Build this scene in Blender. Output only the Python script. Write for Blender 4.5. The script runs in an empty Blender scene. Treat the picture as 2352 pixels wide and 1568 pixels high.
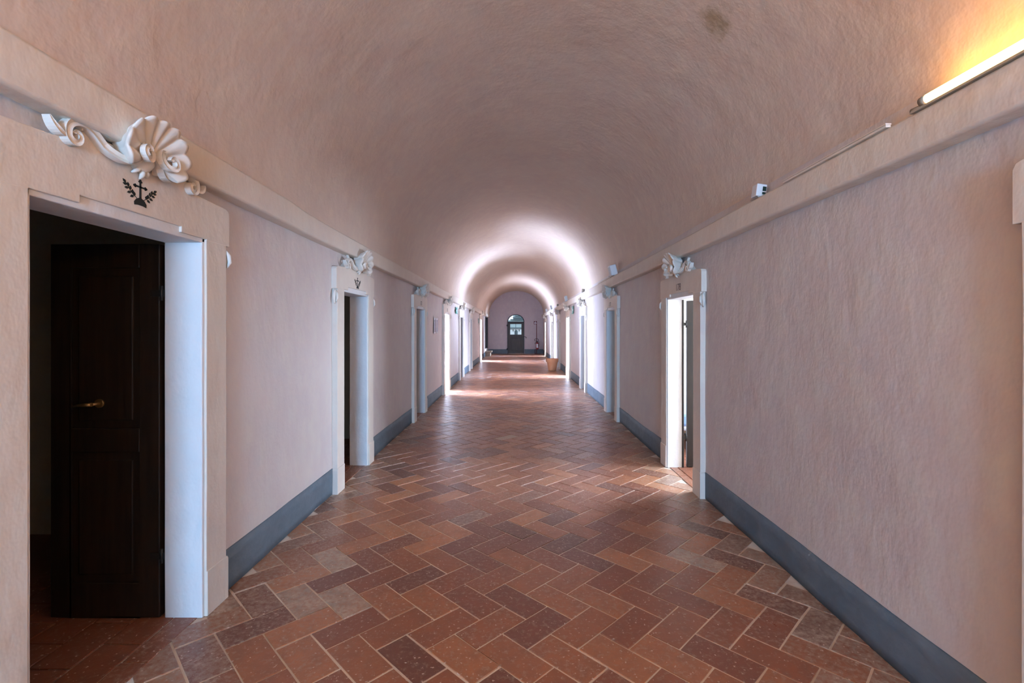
import bpy, bmesh, math, random
from mathutils import Vector, Matrix, noise
random.seed(7)
PI = math.pi
S = bpy.context.scene
COL = S.collection

# ------------------------------------------------------------------ camera
cam = bpy.data.cameras.new('camera')
cam.sensor_width = 36.0
cam.lens = 17.0
cam.shift_x = -8 / 2352
cam.shift_y = -29 / 2352
cam.clip_start = 0.02
cam.clip_end = 300
camo = bpy.data.objects.new('camera', cam)
camo.location = (0, 0, 1.6)
camo.rotation_euler = (PI / 2, 0, 0)
COL.objects.link(camo)
S.camera = camo

# ------------------------------------------------------------------ view, world, daylight
S.view_settings.view_transform = 'Standard'
S.view_settings.look = 'None'
S.view_settings.gamma = 1.0
S.view_settings.use_curve_mapping = False
S.view_settings.exposure = 0.86
S.cycles.max_bounces = 6
S.cycles.diffuse_bounces = 5
S.cycles.glossy_bounces = 3
S.cycles.transmission_bounces = 4
S.cycles.caustics_reflective = False
S.cycles.caustics_refractive = False
S.cycles.sample_clamp_indirect = 6.0
S.cycles.use_denoising = True
S.cycles.use_adaptive_sampling = True
S.cycles.adaptive_threshold = 0.05

world = bpy.data.worlds.new('world')
S.world = world
world.use_nodes = True
wn = world.node_tree
wn.nodes['Background'].inputs['Color'].default_value = (0.78, 0.88, 1.0, 1)
wn.nodes['Background'].inputs['Strength'].default_value = 0.9


def area(name, loc, target, sx, sy, power, color):
    l = bpy.data.lights.new(name, 'AREA')
    l.shape = 'RECTANGLE'
    l.size = sx
    l.size_y = sy
    l.energy = power
    l.color = color
    o = bpy.data.objects.new(name, l)
    o.location = loc
    d = Vector(target) - Vector(loc)
    o.rotation_euler = d.to_track_quat('-Z', 'Y').to_euler()
    COL.objects.link(o)
    return o


BLUE = (0.25, 0.56, 1.0)
COURT = (0.50, 0.655, 1.0)
SKY = (0.56, 0.71, 1.0)
SOFT = (0.86, 0.90, 1.0)
WARM = (1.0, 0.93, 0.80)
# daylight standing in the windows of the cells on the right
area('daylight_cell_0', (4.6, 0.9, 1.6), (1.8, 1.05, 1.3), 1.5, 1.6, 14, SKY)
area('daylight_cell_1', (4.6, 5.55, 1.6), (1.8, 5.25, 1.2), 2.0, 1.6, 350, (0.60, 0.75, 1.0))
area('daylight_cell_2', (4.6, 8.7, 1.6), (1.8, 8.9, 1.2), 1.5, 1.5, 12, BLUE)
area('daylight_cell_3', (4.6, 12.4, 1.6), (1.8, 12.6, 1.2), 1.5, 1.5, 12, SKY)
area('daylight_cell_5', (4.6, 19.6, 1.6), (1.8, 19.6, 1.2), 1.5, 1.5, 25, SKY)
area('daylight_cell_6', (4.6, 23.1, 1.6), (1.8, 23.1, 1.2), 1.5, 1.5, 25, SKY)
area('daylight_cell_7', (4.6, 28.4, 1.6), (1.8, 28.4, 1.2), 1.5, 1.5, 800, SKY)
# open doors to the courtyards: sky beyond, and sunlit paving that throws light up to the vault
area('daylight_court_1', (-4.2, 12.8, 2.2), (-1.8, 12.3, 1.0), 2.2, 2.6, 1300, COURT)
area('sunlit_paving_1', (-4.8, 11.9, 0.06), (-4.8, 11.9, 5), 4.0, 2.6, 3300, COURT)
area('daylight_court_2', (4.2, 15.6, 2.2), (1.8, 16.1, 1.0), 2.2, 2.6, 1500, COURT)
area('sunlit_paving_2', (4.6, 17.3, 0.06), (4.6, 17.3, 5), 3.8, 1.4, 2400, COURT)
area('daylight_court_3', (-4.2, 25.2, 2.2), (-1.8, 24.3, 1.0), 2.4, 2.6, 2600, COURT)
area('sunlit_paving_3', (-4.8, 24.0, 0.06), (-4.8, 24.0, 5), 4.0, 4.6, 3800, COURT)
# bright window far behind the camera, at the other end of the corridor
area('daylight_back_window', (0, -8.8, 1.6), (0, 3, 1.5), 1.9, 1.9, 740, BLUE)

# ------------------------------------------------------------------ materials
MATS = {}


def new_mat(name, col, rough=0.6, spec=0.4, metal=0.0):
    m = bpy.data.materials.new(name)
    m.use_nodes = True
    b = m.node_tree.nodes['Principled BSDF']
    b.inputs['Base Color'].default_value = (*col, 1)
    b.inputs['Roughness'].default_value = rough
    b.inputs['Specular IOR Level'].default_value = spec
    b.inputs['Metallic'].default_value = metal
    MATS[name] = m
    return m, m.node_tree, b


def nd(nt, t, **kw):
    n = nt.nodes.new(t)
    for k, v in kw.items():
        if k in n.inputs:
            n.inputs[k].default_value = v
        else:
            setattr(n, k, v)
    return n


def coords(nt, scale=(1, 1, 1)):
    g = nt.nodes.new('ShaderNodeNewGeometry')
    mp = nt.nodes.new('ShaderNodeMapping')
    mp.inputs['Scale'].default_value = scale
    nt.links.new(g.outputs['Position'], mp.inputs['Vector'])
    return mp.outputs['Vector']


def mixc(nt, fac, a, b, blend='MIX'):
    m = nt.nodes.new('ShaderNodeMix')
    m.data_type = 'RGBA'
    m.blend_type = blend
    for sock, v in ((m.inputs[0], fac), (m.inputs[6], a), (m.inputs[7], b)):
        if hasattr(v, 'links'):
            nt.links.new(v, sock)
        elif isinstance(v, (int, float)):
            sock.default_value = v
        else:
            sock.default_value = (*v, 1)
    return m.outputs[2]


def noise_out(nt, vec, scale, detail=4, rough=0.55):
    n = nd(nt, 'ShaderNodeTexNoise', Scale=scale, Detail=detail, Roughness=rough)
    nt.links.new(vec, n.inputs['Vector'])
    return n.outputs['Fac']


def ramp(nt, fac, lo, hi):
    r = nt.nodes.new('ShaderNodeMapRange')
    r.inputs['From Min'].default_value = lo
    r.inputs['From Max'].default_value = hi
    r.clamp = True
    nt.links.new(fac, r.inputs['Value'])
    return r.outputs['Result']


def bump(nt, b, specs):
    prev = None
    for h, strength, dist in specs:
        bp = nd(nt, 'ShaderNodeBump', Strength=strength, Distance=dist)
        nt.links.new(h, bp.inputs['Height'])
        if prev is not None:
            nt.links.new(prev, bp.inputs['Normal'])
        prev = bp.outputs['Normal']
    nt.links.new(prev, b.inputs['Normal'])


def plaster(name, c1, c2, c3, bs=1.0, rough=0.75, stain=False, scale=(1, 1, 0.7)):
    m, nt, b = new_mat(name, c1, rough, 0.25)
    v = coords(nt, scale)
    n1 = noise_out(nt, v, 1.3, 5, 0.6)
    n2 = noise_out(nt, v, 6.0, 4, 0.6)
    n3 = noise_out(nt, v, 55.0, 3, 0.6)
    c = mixc(nt, ramp(nt, n1, 0.35, 0.68), c1, c2)
    c = mixc(nt, ramp(nt, n2, 0.45, 0.75), c, c3)
    if stain:
        g = nt.nodes.new('ShaderNodeNewGeometry')
        d = nt.nodes.new('ShaderNodeVectorMath')
        d.operation = 'DISTANCE'
        nt.links.new(g.outputs['Position'], d.inputs[0])
        d.inputs[1].default_value = (1.27, 3.13, 3.56)
        r = nt.nodes.new('ShaderNodeMapRange')
        r.inputs['From Min'].default_value = 0.04
        r.inputs['From Max'].default_value = 0.26
        r.inputs['To Min'].default_value = 0.5
        r.inputs['To Max'].default_value = -0.25
        nt.links.new(d.outputs['Value'], r.inputs['Value'])
        v2 = coords(nt)
        n4 = noise_out(nt, v2, 14, 6, 0.75)
        ad = nt.nodes.new('ShaderNodeMath')
        ad.operation = 'ADD'
        nt.links.new(n4, ad.inputs[0])
        nt.links.new(r.outputs['Result'], ad.inputs[1])
        f = ramp(nt, ad.outputs[0], 0.62, 0.95)
        k = nt.nodes.new('ShaderNodeMath')
        k.operation = 'MULTIPLY'
        k.inputs[1].default_value = 0.6
        nt.links.new(f, k.inputs[0])
        c = mixc(nt, k.outputs[0], c, (0.26, 0.17, 0.06))
    nt.links.new(c, b.inputs['Base Color'])
    bump(nt, b, [(n1, 0.5 * bs, 0.06), (n2, 0.55 * bs, 0.03), (n3, 0.12 * bs, 0.006)])
    return m


plaster('wall_plaster', (0.645, 0.56, 0.52), (0.60, 0.51, 0.485), (0.66, 0.59, 0.525), bs=0.5)
plaster('vault_plaster', (0.66, 0.515, 0.410), (0.62, 0.470, 0.385), (0.68, 0.54, 0.42), bs=0.5, stain=True, scale=(1, 1, 1))
plaster('end_plaster', (0.58, 0.50, 0.53), (0.54, 0.46, 0.49), (0.61, 0.54, 0.54), bs=0.4)
plaster('trim_plaster', (0.73, 0.635, 0.53), (0.70, 0.595, 0.51), (0.75, 0.665, 0.56), bs=0.45)
plaster('limewash', (0.74, 0.72, 0.70), (0.70, 0.68, 0.66), (0.76, 0.74, 0.72), bs=0.5)
plaster('stucco_white', (0.76, 0.69, 0.60), (0.72, 0.64, 0.55), (0.78, 0.72, 0.64), bs=0.3)
plaster('cell_plaster', (0.66, 0.62, 0.52), (0.62, 0.58, 0.48), (0.68, 0.64, 0.54), bs=0.3)
plaster('base_paint', (0.135, 0.17, 0.20), (0.12, 0.15, 0.175), (0.16, 0.195, 0.225), bs=0.5, rough=0.6, scale=(1, 1, 1.5))
plaster('stone', (0.36, 0.28, 0.20), (0.25, 0.19, 0.14), (0.44, 0.35, 0.26), bs=1.5)
plaster('pot_clay', (0.76, 0.36, 0.19), (0.72, 0.32, 0.16), (0.80, 0.42, 0.24), bs=0.2)
plaster('court_paving', (0.55, 0.52, 0.46), (0.5, 0.47, 0.42), (0.6, 0.57, 0.5), bs=0.5)
plaster('facade', (0.42, 0.52, 0.55), (0.38, 0.48, 0.52), (0.48, 0.57, 0.6), bs=0.3)


def wood(name, c1, c2, rough=0.45):
    m, nt, b = new_mat(name, c1, rough, 0.4)
    v = coords(nt, (14, 14, 0.9))
    n = noise_out(nt, v, 2.5, 5, 0.6)
    nt.links.new(mixc(nt, ramp(nt, n, 0.35, 0.7), c1, c2), b.inputs['Base Color'])
    bump(nt, b, [(n, 0.25, 0.004)])


wood('dark_wood', (0.012, 0.008, 0.006), (0.028, 0.016, 0.010))
wood('brown_wood', (0.030, 0.019, 0.012), (0.065, 0.040, 0.025))
new_mat('painted_black', (0.02, 0.022, 0.018), 0.7)
new_mat('painted_grey', (0.14, 0.12, 0.11), 0.8)
new_mat('iron', (0.03, 0.028, 0.026), 0.5, 0.5, 0.6)
new_mat('brass', (0.32, 0.20, 0.08), 0.4, 0.5, 0.8)
new_mat('white_plastic', (0.75, 0.72, 0.70), 0.4)
new_mat('lens_green', (0.01, 0.035, 0.028), 0.15, 0.6)
new_mat('grey_metal', (0.42, 0.40, 0.38), 0.4, 0.5, 0.5)
new_mat('beige_plastic', (0.36, 0.31, 0.24), 0.5)
new_mat('paper', (0.80, 0.78, 0.80), 0.7)
new_mat('ink_violet', (0.22, 0.18, 0.26), 0.7)
new_mat('sign_green', (0.03, 0.26, 0.20), 0.4)
new_mat('sign_white', (0.80, 0.84, 0.82), 0.4)
new_mat('red_paint', (0.32, 0.012, 0.015), 0.3, 0.6)
new_mat('dark_red_paint', (0.14, 0.012, 0.014), 0.4, 0.5)
new_mat('rubber', (0.015, 0.014, 0.014), 0.5)
new_mat('label_white', (0.75, 0.76, 0.82), 0.5)
new_mat('blanket_blue', (0.25, 0.38, 0.62), 0.8)
new_mat('mattress_white', (0.75, 0.78, 0.82), 0.8)
new_mat('lead_grey', (0.10, 0.13, 0.15), 0.6)
new_mat('grout_plain', (0.30, 0.17, 0.12), 0.8)

m, nt, b = new_mat('glass', (0.9, 0.97, 1.0), 0.02)
b.inputs['Transmission Weight'].default_value = 1.0
b.inputs['IOR'].default_value = 1.02
b.inputs['Specular IOR Level'].default_value = 0.5

for nm_, st_ in (('tube_glow', 17.0), ('fill_tube_glow', 47.0)):  # the stronger glow is for the added fill tubes behind the camera
    m, nt, b = new_mat(nm_, (1, 0.9, 0.7), 0.4)
    b.inputs['Emission Color'].default_value = (1.0, 0.53, 0.11, 1)
    b.inputs['Emission Strength'].default_value = st_

# terracotta tiles: colour, wear and gloss vary from tile to tile (colour attribute written per tile)
m, nt, b = new_mat('terracotta', (0.36, 0.16, 0.10), 0.4, 0.5)
at = nt.nodes.new('ShaderNodeAttribute')
at.attribute_name = 'tile'
sp = nt.nodes.new('ShaderNodeSeparateColor')
nt.links.new(at.outputs['Color'], sp.inputs[0])
cr = nt.nodes.new('ShaderNodeValToRGB')
el = cr.color_ramp.elements
el[0].position = 0.0
el[0].color = (0.165, 0.060, 0.036, 1)
el[1].position = 1.0
el[1].color = (0.52, 0.195, 0.075, 1)
for p_, c_ in ((0.2, (0.235, 0.070, 0.035, 1)), (0.5, (0.34, 0.108, 0.045, 1)), (0.75, (0.41, 0.142, 0.055, 1))):
    e = el.new(p_)
    e.color = c_
nt.links.new(sp.outputs[0], cr.inputs[0])
v = coords(nt)
n1 = noise_out(nt, v, 9, 6, 0.7)
n2 = noise_out(nt, v, 120, 2, 0.5)
n3 = noise_out(nt, v, 2.2, 5, 0.65)
n5 = noise_out(nt, v, 34, 5, 0.7)
c = mixc(nt, ramp(nt, n1, 0.3, 0.75), cr.outputs[0], (0.20, 0.10, 0.07), 'MIX')
c = mixc(nt, 0.6, cr.outputs[0], c)
# dusty worn surface: more where the tile has a high wear value
wv = nt.nodes.new('ShaderNodeMath')
wv.operation = 'ADD'
nt.links.new(sp.outputs[1], wv.inputs[0])
n5b = nt.nodes.new('ShaderNodeMath')
n5b.operation = 'MULTIPLY_ADD'
n5b.inputs[1].default_value = 2.4
n5b.inputs[2].default_value = -0.7
nt.links.new(n5, n5b.inputs[0])
nt.links.new(n5b.outputs[0], wv.inputs[1])
dust = ramp(nt, wv.outputs[0], 0.66, 1.40)
c = mixc(nt, dust, c, mixc(nt, ramp(nt, n1, 0.35, 0.7), (0.32, 0.22, 0.155), (0.58, 0.41, 0.29)))
# pale lime specks
vo = nd(nt, 'ShaderNodeTexVoronoi', Scale=33.0)
vo.feature = 'F1'
nt.links.new(v, vo.inputs['Vector'])
sb = nt.nodes.new('ShaderNodeMath')
sb.operation = 'SUBTRACT'
nt.links.new(n2, sb.inputs[0])
nt.links.new(vo.outputs['Distance'], sb.inputs[1])
c = mixc(nt, ramp(nt, sb.outputs[0], 0.37, 0.45), c, (0.62, 0.45, 0.35))
nt.links.new(c, b.inputs['Base Color'])
rg = nt.nodes.new('ShaderNodeMapRange')
rg.inputs['From Min'].default_value = 0.3
rg.inputs['From Max'].default_value = 0.7
rg.inputs['To Min'].default_value = 0.27
rg.inputs['To Max'].default_value = 0.44
nt.links.new(n1, rg.inputs['Value'])
nt.links.new(rg.outputs[0], b.inputs['Roughness'])
bump(nt, b, [(n3, 0.3, 0.02), (n1, 0.3, 0.006), (n5, 0.3, 0.002)])

m, nt, b = new_mat('grout', (0.5, 0.4, 0.3), 0.8, 0.2)
v = coords(nt)
c = mixc(nt, ramp(nt, noise_out(nt, v, 3, 5), 0.35, 0.65), (0.66, 0.50, 0.39), (0.86, 0.74, 0.62))
nt.links.new(c, b.inputs['Base Color'])
bump(nt, b, [(noise_out(nt, v, 70, 4), 0.5, 0.004)])


# ------------------------------------------------------------------ mesh helpers
class MB:
    def __init__(self):
        self.v, self.f, self.mi, self.sm = [], [], [], []

    def quad(self, pts, mi=0, sm=False):
        n = len(self.v)
        self.v += [tuple(p) for p in pts]
        self.f.append(tuple(range(n, n + len(pts))))
        self.mi.append(mi)
        self.sm.append(sm)

    def box(self, a, b, mi=0, rot=0.0, c=None):
        x0, x1 = sorted((a[0], b[0]))
        y0, y1 = sorted((a[1], b[1]))
        z0, z1 = sorted((a[2], b[2]))
        P = [(x0, y0, z0), (x1, y0, z0), (x1, y1, z0), (x0, y1, z0), (x0, y0, z1), (x1, y0, z1), (x1, y1, z1), (x0, y1, z1)]
        n = len(self.v)
        self.v += P
        for q in ((0, 3, 2, 1), (4, 5, 6, 7), (0, 1, 5, 4), (1, 2, 6, 5), (2, 3, 7, 6), (3, 0, 4, 7)):
            self.f.append(tuple(n + i for i in q))
            self.mi.append(mi)
            self.sm.append(False)
        return self

    def prism(self, poly, conv, d0, d1, mi=0):
        """poly: 2D points; conv(u, v, d) -> world point; extruded from d0 to d1"""
        n = len(self.v)
        k = len(poly)
        self.v += [tuple(conv(u, w, d0)) for u, w in poly] + [tuple(conv(u, w, d1)) for u, w in poly]
        self.f.append(tuple(range(n, n + k)))
        self.f.append(tuple(reversed(range(n + k, n + 2 * k))))
        self.mi += [mi, mi]
        self.sm += [False, False]
        for i in range(k):
            j = (i + 1) % k
            self.f.append((n + i, n + k + i, n + k + j, n + j))
            self.mi.append(mi)
            self.sm.append(False)
        return self

    def tube(self, pts, r, seg=10, mi=0, closed=False):
        pts = [Vector(p) for p in pts]
        rings = []
        N = len(pts)
        prev = None
        for i, p in enumerate(pts):
            if closed:
                t = (pts[(i + 1) % N] - pts[i - 1]).normalized()
            else:
                t = (pts[min(i + 1, N - 1)] - pts[max(i - 1, 0)]).normalized()
            if prev is None:
                up = Vector((0, 0, 1)) if abs(t.z) < 0.9 else Vector((1, 0, 0))
                nrm = t.cross(up).normalized()
            else:
                nrm = (prev - t * prev.dot(t)).normalized()
            prev = nrm
            bn = t.cross(nrm)
            rr = r[i] if isinstance(r, (list, tuple)) else r
            n = len(self.v)
            for s in range(seg):
                a = 2 * PI * s / seg
                self.v.append(tuple(p + nrm * math.cos(a) * rr + bn * math.sin(a) * rr))
            rings.append(n)
        for i in range(N if closed else N - 1):
            a, c = rings[i], rings[(i + 1) % N]
            for s in range(seg):
                t2 = (s + 1) % seg
                self.f.append((a + s, a + t2, c + t2, c + s))
                self.mi.append(mi)
                self.sm.append(True)
        if not closed:
            self.f.append(tuple(reversed(range(rings[0], rings[0] + seg))))
            self.f.append(tuple(range(rings[-1], rings[-1] + seg)))
            self.mi += [mi, mi]
            self.sm += [False, False]
        return self

    def lathe(self, prof, c, seg=40, mi=0):
        """prof: (radius, z)"""
        n = len(self.v)
        for r, z in prof:
            for s in range(seg):
                a = 2 * PI * s / seg
                self.v.append((c[0] + r * math.cos(a), c[1] + r * math.sin(a), c[2] + z))
        for i in range(len(prof) - 1):
            for s in range(seg):
                t2 = (s + 1) % seg
                self.f.append((n + i * seg + s, n + i * seg + t2, n + (i + 1) * seg + t2, n + (i + 1) * seg + s))
                self.mi.append(mi)
                self.sm.append(True)
        return self

    def build(self, name, mat, parent=None, bevel=0.0, loc=None, seg=2, fix=True):
        me = bpy.data.meshes.new(name)
        me.from_pydata(self.v, [], self.f)
        mats = mat if isinstance(mat, (list, tuple)) else [mat]
        for mm in mats:
            me.materials.append(MATS[mm])
        for p, i, s in zip(me.polygons, self.mi, self.sm):
            p.material_index = i
            p.use_smooth = s
        if fix:
            bm = bmesh.new()
            bm.from_mesh(me)
            bmesh.ops.remove_doubles(bm, verts=bm.verts, dist=1e-5)
            bmesh.ops.recalc_face_normals(bm, faces=bm.faces)
            bm.to_mesh(me)
            bm.free()
        o = bpy.data.objects.new(name, me)
        if loc is not None:
            o.location = loc
        COL.objects.link(o)
        if parent is not None:
            o.parent = parent
        if bevel:
            bv = o.modifiers.new('bevel', 'BEVEL')
            bv.width = bevel
            bv.segments = seg
            bv.limit_method = 'ANGLE'
            bv.angle_limit = math.radians(40)
        return o


def tag(o, label=None, cat=None, group=None, kind=None):
    if label:
        o['label'] = label
    if cat:
        o['category'] = cat
    if group:
        o['group'] = group
    if kind:
        o['kind'] = kind
    return o


def empty(name, loc):
    o = bpy.data.objects.new(name, None)
    o.location = loc
    o.empty_display_size = 0.1
    COL.objects.link(o)
    return o


def fbm(x, y, z):
    return noise.noise(Vector((x, y, z))) + 0.5 * noise.noise(Vector((2.1 * x + 7, 2.1 * y, 2.1 * z)))


# ------------------------------------------------------------------ layout (metres; camera at x 0, y 0, z 1.6 looking along +y)
XL, XR = 1.77, 1.79            # corridor half widths: wall faces at -XL and +XR
TH_L, TH_R = 0.17, 0.13        # thickness of the corridor walls
Y0, Y1 = -9.0, 31.2
EYE = 1.6
# side, near edge, far edge, opening top, kind
DOORS = [
    ('L', 1.728, 2.672, 2.076, 'leaf'),
    ('L', 4.88, 5.65, 1.975, 'dark'),
    ('L', 8.43, 9.20, 1.955, 'dark'),
    ('L', 11.84, 12.60, 1.965, 'court'),
    ('L', 15.20, 16.00, 1.97, 'shut'),
    ('L', 18.50, 19.25, 1.96, 'dark'),
    ('L', 23.70, 24.70, 2.05, 'court'),
    ('R', 0.65, 1.46, 1.95, 'dark'),
    ('R', 4.76, 5.57, 1.935, 'leaf'),
    ('R', 8.51, 9.27, 1.94, 'leaf'),
    ('R', 12.26, 12.95, 1.94, 'leaf'),
    ('R', 15.75, 16.60, 1.97, 'court'),
    ('R', 19.35, 20.05, 1.95, 'dark'),
    ('R', 22.80, 23.50, 1.95, 'shut'),
    ('R', 28.00, 28.80, 1.97, 'dark'),
]


def sx(side):
    return -1 if side == 'L' else 1


def X0(side):
    return XL if side == 'L' else XR


def TH(side):
    return TH_L if side == 'L' else TH_R


# ------------------------------------------------------------------ floor
def build_floor():
    w = 0.178
    g = 0.0042
    me = bpy.data.meshes.new('floor')
    V, F, MI, C = [], [], [], []
    r2 = math.sqrt(0.5)

    def tile(corners, z, seedv, wear):
        # corners ccw world xy
        cx = sum(p[0] for p in corners) / 4
        cy = sum(p[1] for p in corners) / 4
        tx, ty = random.gauss(0, 0.0022), random.gauss(0, 0.0022)
        dz = random.gauss(0, 0.0007)
        n = len(V)
        bot, top = [], []
        gg = g + random.uniform(-0.0012, 0.0012)
        for q in range(4):
            x, y = corners[q]
            e1 = Vector((corners[(q + 1) % 4][0] - x, corners[(q + 1) % 4][1] - y)).normalized()
            e2 = Vector((corners[(q - 1) % 4][0] - x, corners[(q - 1) % 4][1] - y)).normalized()
            k1 = gg + random.uniform(-0.0009, 0.0009)
            k2 = gg + random.uniform(-0.0009, 0.0009)
            bx, by = x + e1.x * k1 + e2.x * k2, y + e1.y * k1 + e2.y * k2
            ax, ay = bx + (e1.x + e2.x) * 0.0016, by + (e1.y + e2.y) * 0.0016
            bot.append((bx, by, z - 0.006))
            top.append((ax, ay, z + dz + tx * (x - cx) + ty * (y - cy)))
        V.extend(bot + top)
        F.append((n + 4, n + 5, n + 6, n + 7))
        for i in range(4):
            j = (i + 1) % 4
            F.append((n + i, n + j, n + 4 + j, n + 4 + i))
        MI.extend([0] * 5)
        C.extend([(seedv, wear, 0, 1)] * 5)

    px, py = 0.057, 2.665
    L2 = 2 * w
    for i in range(-14, 15):
        for j in range(-20, 120):
            # lattice origin in (u, v): i*(w,-w) + j*(w,w); tiles only for even j of each kind
            for kind in (0, 1):
                if kind == 0:
                    u0, v0, du, dv = i * w + 2 * j * w, -i * w + 2 * j * w, w, L2
                else:
                    u0, v0, du, dv = i * w + (2 * j + 1) * w, -i * w + (2 * j + 1) * w, L2, w
                cs = []
                for (a, c) in ((0, 0), (du, 0), (du, dv), (0, dv)):
                    u, v = u0 + a, v0 + c
                    # slow drift so that courses are not ruled straight
                    X = px + (u - v) * r2
                    Y = py + (u + v) * r2
                    X2 = X + 0.010 * noise.noise(Vector((X * 0.9, Y * 0.9, 3.1))) + 0.004 * noise.noise(Vector((X * 6, Y * 6, 1.3)))
                    Y2 = Y + 0.010 * noise.noise(Vector((X * 0.9, Y * 0.9, 8.7))) + 0.004 * noise.noise(Vector((X * 6, Y * 6, 5.3)))
                    cs.append((X2, Y2))
                mx = sum(p[0] for p in cs) / 4
                my = sum(p[1] for p in cs) / 4
                if abs(mx) > 1.88 or my < 0.2 or my > 31.5:
                    continue
                edge = max(0.0, (abs(mx) - 1.25) / 0.5)
                wear = 0.12 + 0.55 * min(edge, 1) * random.uniform(0.6, 1.1) + (0.28 if random.random() < 0.03 else 0) + random.uniform(-0.06, 0.08)
                hue = min(1, max(0, random.gauss(0.52, 0.26)))
                for (wx, wy) in ((-1.225, 2.755), (-0.977, 2.755), (-1.27, 3.32), (1.255, 3.35), (1.0, 4.75), (-0.2, 7.2)):
                    if math.hypot(mx - wx, my - wy) < 0.11:
                        wear = 0.78
                        hue = 0.8
                if math.hypot(mx - 1.48, my - 3.86) < 0.16:
                    hue = 0.0
                tile(cs, 0.0, hue, wear)
    # threshold slabs and the straight-laid tiles inside the cells
    for (side, a, b_, t, kind) in DOORS:
        if kind == 'court':
            continue
        s = sx(side)
        x_in = X0(side) + TH(side) - 0.05
        ys = [a - 0.05, a + (b_ - a) * 0.62, b_ + 0.05]
        for y0, y1 in zip(ys, ys[1:]):
            q = [(s * (X0(side) - 0.013), y0), (s * x_in, y0), (s * x_in, y1), (s * (X0(side) - 0.013), y1)]
            if s < 0:
                q.reverse()
            tile(q, 0.005, 0.35, 0.2)
        if b_ < 10:
            for k in range(6):
                for yy in range(-2, 5):
                    off = 0.18 * (k % 2)
                    y0 = a + yy * 0.36 + off
                    xa, xb = x_in + 0.2 * k, x_in + 0.2 * (k + 1)
                    q = [(s * xa, y0), (s * xb, y0), (s * xb, y0 + 0.36), (s * xa, y0 + 0.36)]
                    if s < 0:
                        q.reverse()
                    tile(q, 0.006, 0.3, 0.05)
    # mortar bed
    n = len(V)
    V.extend([(-2.2, Y0, -0.0035), (2.2, Y0, -0.0035), (2.2, Y1 + 0.3, -0.0035), (-2.2, Y1 + 0.3, -0.0035)])
    F.append((n, n + 1, n + 2, n + 3))
    MI.append(1)
    C.append((0, 0, 0, 1))
    n = len(V)
    V.extend([(-5, Y0, -0.01), (5, Y0, -0.01), (5, Y1 + 0.3, -0.01), (-5, Y1 + 0.3, -0.01)])
    F.append((n, n + 1, n + 2, n + 3))
    MI.append(2)
    C.append((0, 0, 0, 1))
    me.from_pydata(V, [], F)
    for mname in ('terracotta', 'grout', 'grout_plain'):
        me.materials.append(MATS[mname])
    ca = me.color_attributes.new('tile', 'FLOAT_COLOR', 'CORNER')
    for p, mi, c in zip(me.polygons, MI, C):
        p.material_index = mi
        for li in p.loop_indices:
            ca.data[li].color = c
    o = bpy.data.objects.new('floor', me)
    COL.objects.link(o)
    tag(o, kind='structure')


build_floor()


# ------------------------------------------------------------------ corridor side walls
def build_wall(side, name):
    s = sx(side)
    x0, th = X0(side), TH(side)
    ops = [(a - 0.04, b + 0.04, 0.0, t + 0.075) for (sd, a, b, t, k) in DOORS if sd == side]
    if side == 'L':
        ops.append((27.95, 29.35, 0.43, 2.33))     # raised doorway with the steps
    ys = {Y0, Y1 + 0.2}
    zs = {0.0, 2.62}
    for (a, b, z0, t) in ops:
        ys |= {a, b}
        zs |= {z0, t}
    y = Y0
    while y < Y1:
        ys.add(round(y, 3))
        y += 0.22 if y < 12 else 0.5
    z = 0.2
    while z < 2.6:
        zs.add(round(z, 3))
        z += 0.2
    ys, zs = sorted(ys), sorted(zs)

    def front(y, z):
        d = 0.010 * fbm(y * 0.8, z * 0.8, 4 if s > 0 else 9) + 0.004 * fbm(y * 2.7, z * 2.7, 2)
        return (s * (x0 + d), y, z)

    def back(y, z):
        return (s * (x0 + th), y, z)
    m = MB()
    for y0, y1 in zip(ys, ys[1:]):
        if y1 - y0 < 1e-6:
            continue
        for z0, z1 in zip(zs, zs[1:]):
            yc, zc = (y0 + y1) / 2, (z0 + z1) / 2
            if any(a < yc < b and q0 < zc < t for (a, b, q0, t) in ops):
                continue
            m.quad([front(y0, z0), front(y1, z0), front(y1, z1), front(y0, z1)], sm=True)
            m.quad([back(y0, z0), back(y0, z1), back(y1, z1), back(y1, z0)])
    for (a, b, q0, t) in ops:
        for yy in (a, b):
            zz = [z for z in zs if q0 <= z <= t]
            for z0, z1 in zip(zz, zz[1:]):
                m.quad([front(yy, z0), front(yy, z1), back(yy, z1), back(yy, z0)])
        yy = [y for y in ys if a <= y <= b]
        for zz in ((t, q0) if q0 > 0 else (t,)):
            for y0, y1 in zip(yy, yy[1:]):
                m.quad([front(y0, zz), front(y1, zz), back(y1, zz), back(y0, zz)])
    o = m.build(name, 'wall_plaster')
    tag(o, kind='structure')


build_wall('L', 'wall_left')
build_wall('R', 'wall_right')


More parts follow.
